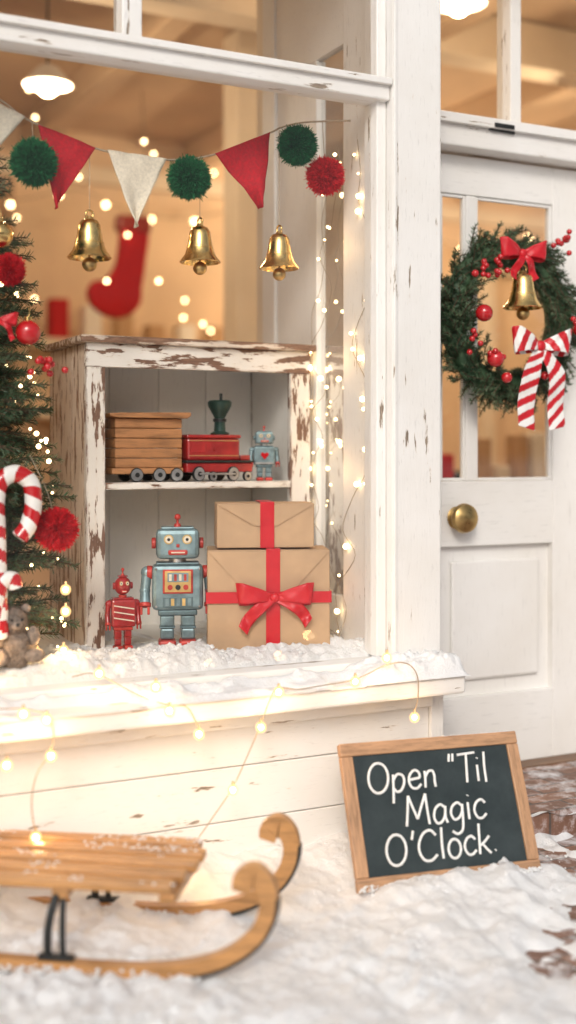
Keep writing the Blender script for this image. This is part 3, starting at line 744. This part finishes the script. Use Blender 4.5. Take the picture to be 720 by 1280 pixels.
orn("christmas_bauble",(.822,.16,1.474),.034,'redgloss','ball')
orn("christmas_bauble.001",(.750,.18,1.732),.036,'gold','ball')
orn("pompom.005",(.774,.17,1.64),.040,'red_wool','pom')
bs=empty("berry_sprig",(.86,.15,1.385)); bm=bmesh.new()
for k in range(14): add_sph(bm,(random.gauss(0,.020),random.gauss(0,.014),random.gauss(0,.014)),.0095)
finish("berries",bm,'redgloss',bs,smooth=True)
rb=empty("red_bow",(.735,.15,1.50)); bow("bow",(0,0,0),.055,.035,'redribbon',rb,[(.04,-.05,.01),(-.03,-.06,0)])
cc=empty("candy_cane",(.760,.13,.95))
sweep("cane",[(-.02,0,-.28),(-.025,0,-.12),(-.028,0,.0),(-.03,0,.08),(-.018,0,.13),(.022,0,.150),(.060,0,.125),(.068,0,.070),(.055,0,.015),(.030,0,-.020)],.023,['white','redgloss'],cc,pitch=.062)
cc2=empty("candy_cane.001",(.76,.12,.71))
sweep("cane",[(-.06,0,-.10),(-.045,0,-.02),(-.03,0,.06),(-.015,0,.11),(.012,0,.115),(.02,0,.09)],.019,['white','redgloss'],cc2,pitch=.055)
pl=empty("plush_toy",(.785,.16,.590))
bm=bmesh.new(); add_sph(bm,(0,0,.050),.055,(.85,.8,1.15)); add_sph(bm,(-.004,-.01,.120),.036); add_sph(bm,(-.035,-.01,.152),.013); add_sph(bm,(.028,-.008,.152),.013)
add_sph(bm,(-.005,-.044,.113),.015,(1,.8,.8)); add_sph(bm,(.045,-.03,.03),.024,(1.2,1,.8)); add_sph(bm,(-.045,-.03,.03),.024)
add_sph(bm,(.045,-.02,.080),.018,(1,.9,1.5)); add_sph(bm,(-.045,-.02,.080),.018,(1,.9,1.5))
finish("body",bm,'plush',pl,smooth=True)
bm=bmesh.new(); add_sph(bm,(-.017,-.042,.127),.004); add_sph(bm,(.010,-.042,.127),.004); add_sph(bm,(-.005,-.058,.116),.005); finish("eyes_nose",bm,'dark',pl,smooth=True)
n=7000; d=np.random.normal(size=(n,3)); d/=np.linalg.norm(d,axis=1)[:,None]
V=[];F=[]
for i in range(n):
    if i%5<3: c=np.array([0,0,.050]); rr=np.array([.047,.044,.064])
    else: c=np.array([-.004,-.01,.120]); rr=np.array([.036]*3)
    p=c+d[i]*rr*.97; e=np.cross(d[i],(0,0,1))*.0009; V+= [p-e,p+e,p+d[i]*.008+np.random.normal(size=3)*.002]; F.append((3*i,3*i+1,3*i+2))
raw_mesh("fur",V,F,['plush'],pl)

# ------------------------------------------------------------------ string lights
sl=empty("string_lights")
Y=-.150
A=[(.60,Y,.56),(.676,Y,.546),(.734,Y,.540),(.787,Y,.520),(.803,Y,.478),(.797,Y,.43),(.763,Y,.382),(.75,Y,.316),(.76,Y,.238),(.79,Y,.16)]
B=[(1.13,Y,.09),(1.167,Y,.147),(1.225,Y,.217),(1.279,Y,.285),(1.325,Y,.37),(1.36,Y,.442),(1.385,Y,.50),(1.409,Y,.530),(1.47,Y,.522),(1.542,Y,.526),(1.646,Y,.534),(1.744,Y,.565),(1.81,Y,.565),(1.846,Y,.53),(1.850,Y,.47),(1.838,Y,.425)]
C=[(.90,.02,.575),(.96,.0,.580),(1.05,-.08,.53),(1.103,Y,.515),(1.15,Y-.003,.505),(1.184,Y,.448)]
for nm,P in (("wire_a",A),("wire_b",B),("wire_c",C)): tube(nm,P,.0016,'wire',sl,8)
bl=[(.730,Y,.528),(.787,Y,.508),(.797,Y,.420),(.76,Y,.228),(1.103,Y,.500),(1.184,Y,.432),(1.279,Y,.277),(1.36,Y,.432),(1.412,Y,.520),(1.646,Y,.528),(1.747,Y,.585),(1.838,Y,.411),(1.165,Y,.137),(.96,-.02,.585),(1.10,-.06,.545),(.69,Y,.41)]
for p in bl:
    bulb("bulb",p,sl); plight("bulb_light",(p[0],p[1]-.030,p[2]),.30,.016,parent=sl)
fl=empty("fairy_lights")
for s in range(3):
    P=[]; y=.20+.13*s; z=2.12
    while z>.60:
        P.append((1.860-.006*random.random(),y,z)); z-=random.uniform(.06,.12); y=min(.50,max(.15,y+random.uniform(-.12,.12)))
    P.append((1.82,.25,.585)); tube("fairy_wire_%d"%s,P,.0009,'wire',fl,5)
    C_=catmull(P,4)
    bm=bmesh.new()
    for k,p in enumerate(C_):
        if random.random()<.27: add_sph(bm,p+Vector((-.006,random.uniform(-.02,.02),random.uniform(-.02,.02))),random.choice((.0035,.0045,.006,.009)),(1,1,1),2)
    finish("fairy_bulbs",bm,'bulb2',fl,smooth=True)
for z in (.75,1.1,1.45,1.8): plight("fairy_light",(1.79,.3,z),.22,.03,parent=fl)
tl=empty("tree_lights"); bm=bmesh.new()
for k in range(100):
    z=random.uniform(.02,1.7); rad=.40*(1-(z/1.95)**1.7)+.015; a=random.uniform(-1.7,.6)
    add_sph(bm,(.585+rad*math.cos(a),max(.12,.44+rad*.78*math.sin(a)),z+.55),random.choice((.004,.005,.007)),(1,1,1),2)
finish("tree_bulbs",bm,'bulb2',tl,smooth=True)
for p in ((.927,.17,.784),(.927,.17,.725),(.93,.2,.615),(.85,.17,.615),(.72,.11,.61)):
    bulb("tree_bulb",p,tl); plight("tree_bulb_light",(p[0],p[1]-.03,p[2]+.03),.20,.012,parent=tl)

# ------------------------------------------------------------------ wreath
wr=empty("christmas_wreath",(2.468,.245,1.600))
tw=[]
for k in range(900):
    a=random.uniform(0,2*math.pi); b=random.uniform(0,2*math.pi); rr=random.uniform(.0,.062)
    c=np.array([math.cos(a)*(.215+rr*math.cos(b)),rr*math.sin(b)*.75+.015,math.sin(a)*(.228+rr*math.cos(b))])
    tn=np.array([-math.sin(a),0,math.cos(a)])*-1; rad=np.array([math.cos(a),0,math.sin(a)])
    d=tn*random.uniform(.4,1)+rad*random.uniform(-.75,1.25)+np.array([0,random.uniform(-.9,.05),0])
    tw.append((c,d,random.uniform(.045,.096)))
twigs("fir",tw,wr,nl=.025,dens=700,wd=.0024)
P=[(math.cos(t)*.215,.02,math.sin(t)*.22) for t in np.linspace(0,2*math.pi,33)]
tube("ring_core",P,.040,'needle',wr,2)
bm=bmesh.new()
for (x,z,r) in ((-.165,.005,.028),(-.12,-.14,.028),(.225,-.03,.022),(-.075,-.20,.018),(.17,.27,.014),(.08,-.19,.014),(-.20,.13,.012)): add_sph(bm,(x,-.085,z),r)
for (cx,cz,n_) in ((-.12,.15,14),(.16,.25,7),(-.135,-.115,6),(.215,.0,6),(-.22,-.08,4),(.02,-.25,4)):
    for k in range(n_): add_sph(bm,(cx+random.gauss(0,.024),-.09+random.gauss(0,.01),cz+random.gauss(0,.020)),.0095)
finish("berries",bm,'redgloss',wr,smooth=True)
bow("red_bow",(-.022,-.095,.205),.090,.066,'redribbon',wr,[(-.045,-.085,0),(.045,-.085,.0)])
bow("striped_bow",(.042,-.105,-.095),.115,.085,['white','redribbon'],wr,[(-.065,-.27,-.02),(.060,-.27,.03)],stripes=.050,tw=.068)
bell_o=bell("wreath_bell",(0,0,0),.19,1.05); bell_o.parent=wr; bell_o.location=(-.010,-.085,.030)

# ------------------------------------------------------------------ chalkboard sign
sg=empty("chalkboard_sign")
mt=Matrix.Translation((1.546,-.335,.024))@Matrix.Rotation(R(-9.5),4,'Z')@Matrix.Rotation(R(-23.5),4,'X')
sg.matrix_world=mt
w,h,f=.525,.378,.034
box("frame_bottom",0,w,-.012,.012,0,f,'framewood',sg,.003); box("frame_top",0,w,-.012,.012,h-f,h,'framewood',sg,.003)
box("frame_left",0,f,-.0115,.0115,f+.0005,h-f-.0005,'framewood_v',sg,.003); box("frame_right",w-f,w,-.0115,.0115,f+.0005,h-f-.0005,'framewood_v',sg,.003)
box("slate",f-.004,w-f+.004,-.004,.008,f-.004,h-f+.004,'board',sg,0)
leg=box("easel_leg",w/2-.02,w/2+.02,-.004,.004,-.33,0,'framewood_v',sg,.002); leg.matrix_local=Matrix.Translation((0,.013,h*.85))@Matrix.Rotation(R(42),4,'X')
def ell(cx,cy,rx,ry,a0=0,a1=360,n=14): return [(cx+rx*math.cos(R(a0+(a1-a0)*i/n)),cy+ry*math.sin(R(a0+(a1-a0)*i/n))) for i in range(n+1)]
G={
'O':(.86,[ell(.38,.48,.36,.50,80,445)]),
'p':(.60,[[(.06,.58),(.05,.1),(.03,-.38)],[(.06,.40),(.22,.58),(.42,.52),(.46,.28),(.34,.04),(.18,.0),(.06,.12)]]),
'e':(.58,[[(.06,.30),(.26,.32),(.44,.36),(.40,.54),(.24,.60),(.08,.46),(.04,.24),(.14,.04),(.32,.0),(.48,.12)]]),
'n':(.60,[[(.06,.58),(.07,.3),(.06,.0)],[(.07,.36),(.2,.55),(.36,.56),(.43,.40),(.43,.2),(.46,.0)]]),
'"':(.38,[[(.08,1.05),(.05,.78)],[(.22,1.05),(.20,.78)]]),
"'":(.26,[[(.12,1.02),(.06,.74)]]),
'T':(.66,[[(.0,.95),(.3,.97),(.66,.99)],[(.34,.97),(.33,.5),(.32,.0)]]),
'i':(.26,[[(.08,.56),(.09,.3),(.10,.0)],[(.09,.78),(.10,.80)]]),
'l':(.26,[[(.10,1.02),(.09,.5),(.12,.0)]]),
'M':(.98,[[(.04,.0),(.10,.5),(.14,.96)],[(.14,.96),(.28,.6),(.44,.20)],[(.44,.20),(.60,.6),(.76,.98)],[(.76,.98),(.80,.5),(.86,.0)]]),
'a':(.60,[[(.44,.50),(.28,.60),(.10,.48),(.04,.22),(.14,.02),(.30,.04),(.43,.24),(.46,.52)],[(.46,.54),(.45,.2),(.52,.0)]]),
'g':(.60,[[(.44,.50),(.28,.60),(.10,.48),(.05,.26),(.16,.08),(.32,.12),(.44,.30),(.46,.50)],[(.46,.54),(.46,.1),(.42,-.26),(.24,-.38),(.06,-.28)]]),
'c':(.52,[[(.44,.48),(.30,.59),(.12,.50),(.04,.26),(.14,.04),(.30,.0),(.46,.12)]]),
'C':(.78,[[(.68,.80),(.50,.97),(.24,.90),(.06,.60),(.06,.30),(.22,.04),(.48,.0),(.70,.16)]]),
'o':(.60,[ell(.27,.29,.22,.30,80,440)]),
'k':(.56,[[(.08,1.0),(.07,.5),(.06,.0)],[(.44,.56),(.25,.38),(.09,.28)],[(.18,.34),(.32,.16),(.48,.0)]]),
'.':(.2,[[(.06,.02),(.08,.04)]]),' ':(.34,[])}
def chalk(txt,x,z,s,slope=0):
    st=[]; x0=x
    for ch in txt:
        adv,ss_=G[ch]; jz=random.uniform(-.03,.03)*s; k=s*random.uniform(.97,1.03)
        for q in ss_: st.append([(x+(px+.10*pz)*k,-.0055,z+jz+pz*k+(x-x0)*slope) for px,pz in q])
        x+=adv*s*1.02
    return st
strk=chalk('Open "Til',.066,.243,.077,.02)+chalk('Magic',.157,.150,.080,.02)+chalk("O'Clock.",.088,.057,.079,.03)
tube("chalk_lettering",strk,.0036,'chalk',sg,5)

# ------------------------------------------------------------------ sled
hd=R(-35)
sd=empty("wooden_sled",(.97,-.625,.028),(0,0,hd))
cl=[(-1.05,.048),(-.85,.028),(-.5,.016),(-.2,.012),(-.05,.020),(.06,.048),(.135,.100),(.165,.160),(.162,.208),(.138,.232),(.116,.222),(.108,.198)]
wd=[.028,.030,.030,.030,.032,.034,.036,.038,.042,.052,.052,.038]
RW=.345
for y in (0,RW):
    strip("runner",cl,wd,y-.014,y+.014,'sledwood',sd,.004)
    up,dn=strip_outline(cl,wd)
    mid=[((p.x),(p.z)) for p in dn[:-34]]
    strip("runner_iron",[mid[i] for i in range(0,len(mid),5)],[.007]*5,y-.0155,y+.0155,'dark',sd,.001)
    for x in (-.85,-.30):
        s=1 if y==0 else -1
        tube("iron_leg",[(x-.02,y,.02),(x-.02,y+.004*s,.09),(x-.01,y+.02*s,.150),(x,y+.045*s,.165)],.009,'dark',sd,4)
        tube("iron_brace",[(x+.015,y,.02),(x+.010,y+.010*s,.09),(x+.005,y+.03*s,.155)],.007,'dark',sd,4)
        box("leg_foot",x-.04,x+.04,y-.010,y+.010,.028,.038,'dark',sd,.002)
for x in (-.85,-.30,-.06):
    box("cross_beam",x-.018,x+.018,.02,RW-.02,.152,.174,'sledwood',sd,.003)
for k in range(5):
    y=.010+k*.0705
    box("slat_%d"%k,-1.02,-.035+(-.012 if k in(0,4) else .012*(k in (2,3))),y,y+.041,.1745,.198,'sledwood',sd,.006)
bm=bmesh.new()
for k in range(1300):
    x=random.uniform(-.9,-.04); kk=random.randrange(5); y=.010+kk*.0705+random.uniform(0,.041)
    if fbm(x,y,5,3,2)<.12: continue
    add_sph(bm,(x,y,.1985),random.uniform(.001,.0042),(1,1,.6),1)
for k in range(900):
    x=random.uniform(-1,.02); y=random.choice((0,RW))+random.uniform(-.05,.05)
    add_sph(bm,(x,y,.014+random.uniform(-.004,.006)),random.uniform(.002,.007),(1,1,.7),1)
finish("snow_dust",bm,'snow',sd,smooth=True)
bm=bmesh.new()
for k in range(500):
    t=random.random(); x=t*w; r=random.uniform(.002,.006)
    if random.random()<.6 and t<.1 or t>.86 or random.random()<.35: add_sph(bm,(x,-.016+random.uniform(-.01,.01),random.uniform(0,.014)),r,(1,1,.8),1)
for k in range(150): add_sph(bm,(random.uniform(.30,w),random.uniform(-.01,.01),h+.001),random.uniform(.001,.004),(1,1,.6),1)
finish("snow_crumbs",bm,'snow',sg,smooth=True)

# ------------------------------------------------------------------ house across the street (seen in window reflections)
st_=empty("brick_house",(0,-26,0))
box("walls",-14,14,-6,0,0,5,simple("far_brick",(.30,.20,.16),.9,0,.2,3,.1),st_,0)
prism("roof",[(-14.5,5),(14.5,5),(13,7.5),(-13,7.5)],-6.5,.5,simple("far_roof",(.6,.6,.62),.9,0,.1,3,.1),st_,0)
for k in range(8):
    box("window_frame",-12.6+k*3.4,-11.2+k*3.4,-.02,.04,1,2.8,'white',st_,.01); box("window_pane",-12.5+k*3.4,-11.3+k*3.4,.041,.05,1.1,2.7,'dkgreen',st_,0)
box("entry_door",1.2,2.2,-.02,.05,0,2.2,'shelfwood',st_,.01)

# ------------------------------------------------------------------ world, sun, camera
wld=bpy.data.worlds.new("World"); scene.world=wld; wld.use_nodes=True; nt=wld.node_tree
bgn=nt.nodes["Background"]; sky=nt.nodes.new("ShaderNodeTexSky"); sky.sky_type='NISHITA'; sky.sun_disc=False
sky.sun_elevation=R(32); sky.sun_rotation=R(212); sky.dust_density=4; sky.air_density=1.0
hs=nt.nodes.new("ShaderNodeHueSaturation"); hs.inputs["Saturation"].default_value=.35
L(nt,sky.outputs[0],hs.inputs["Color"]); L(nt,hs.outputs[0],bgn.inputs[0]); bgn.inputs[1].default_value=.12
s=bpy.data.lights.new("sun",'SUN'); s.energy=1.15; s.angle=R(14); s.color=(1,.93,.84)
so=bpy.data.objects.new("sun",s); col.objects.link(so)
az=R(212); el=R(32); dvec=Vector((math.sin(az)*math.cos(el),math.cos(az)*math.cos(el),math.sin(el)))
so.rotation_euler=dvec.to_track_quat('Z','Y').to_euler(); so.location=(0,-6,5)
cam=bpy.data.cameras.new("camera"); co=bpy.data.objects.new("camera",cam); col.objects.link(co)
co.location=(0,-3,1.15); co.rotation_euler=(R(90),0,R(-26.8))
cam.sensor_width=36; cam.lens=1500/1280*36; cam.shift_y=-72/1280; cam.clip_end=500; cam.clip_start=.05
cam.dof.use_dof=True; cam.dof.focus_distance=3.55; cam.dof.aperture_fstop=.85
scene.camera=co
scene.view_settings.view_transform='Standard'; scene.view_settings.look='None'; scene.view_settings.exposure=0
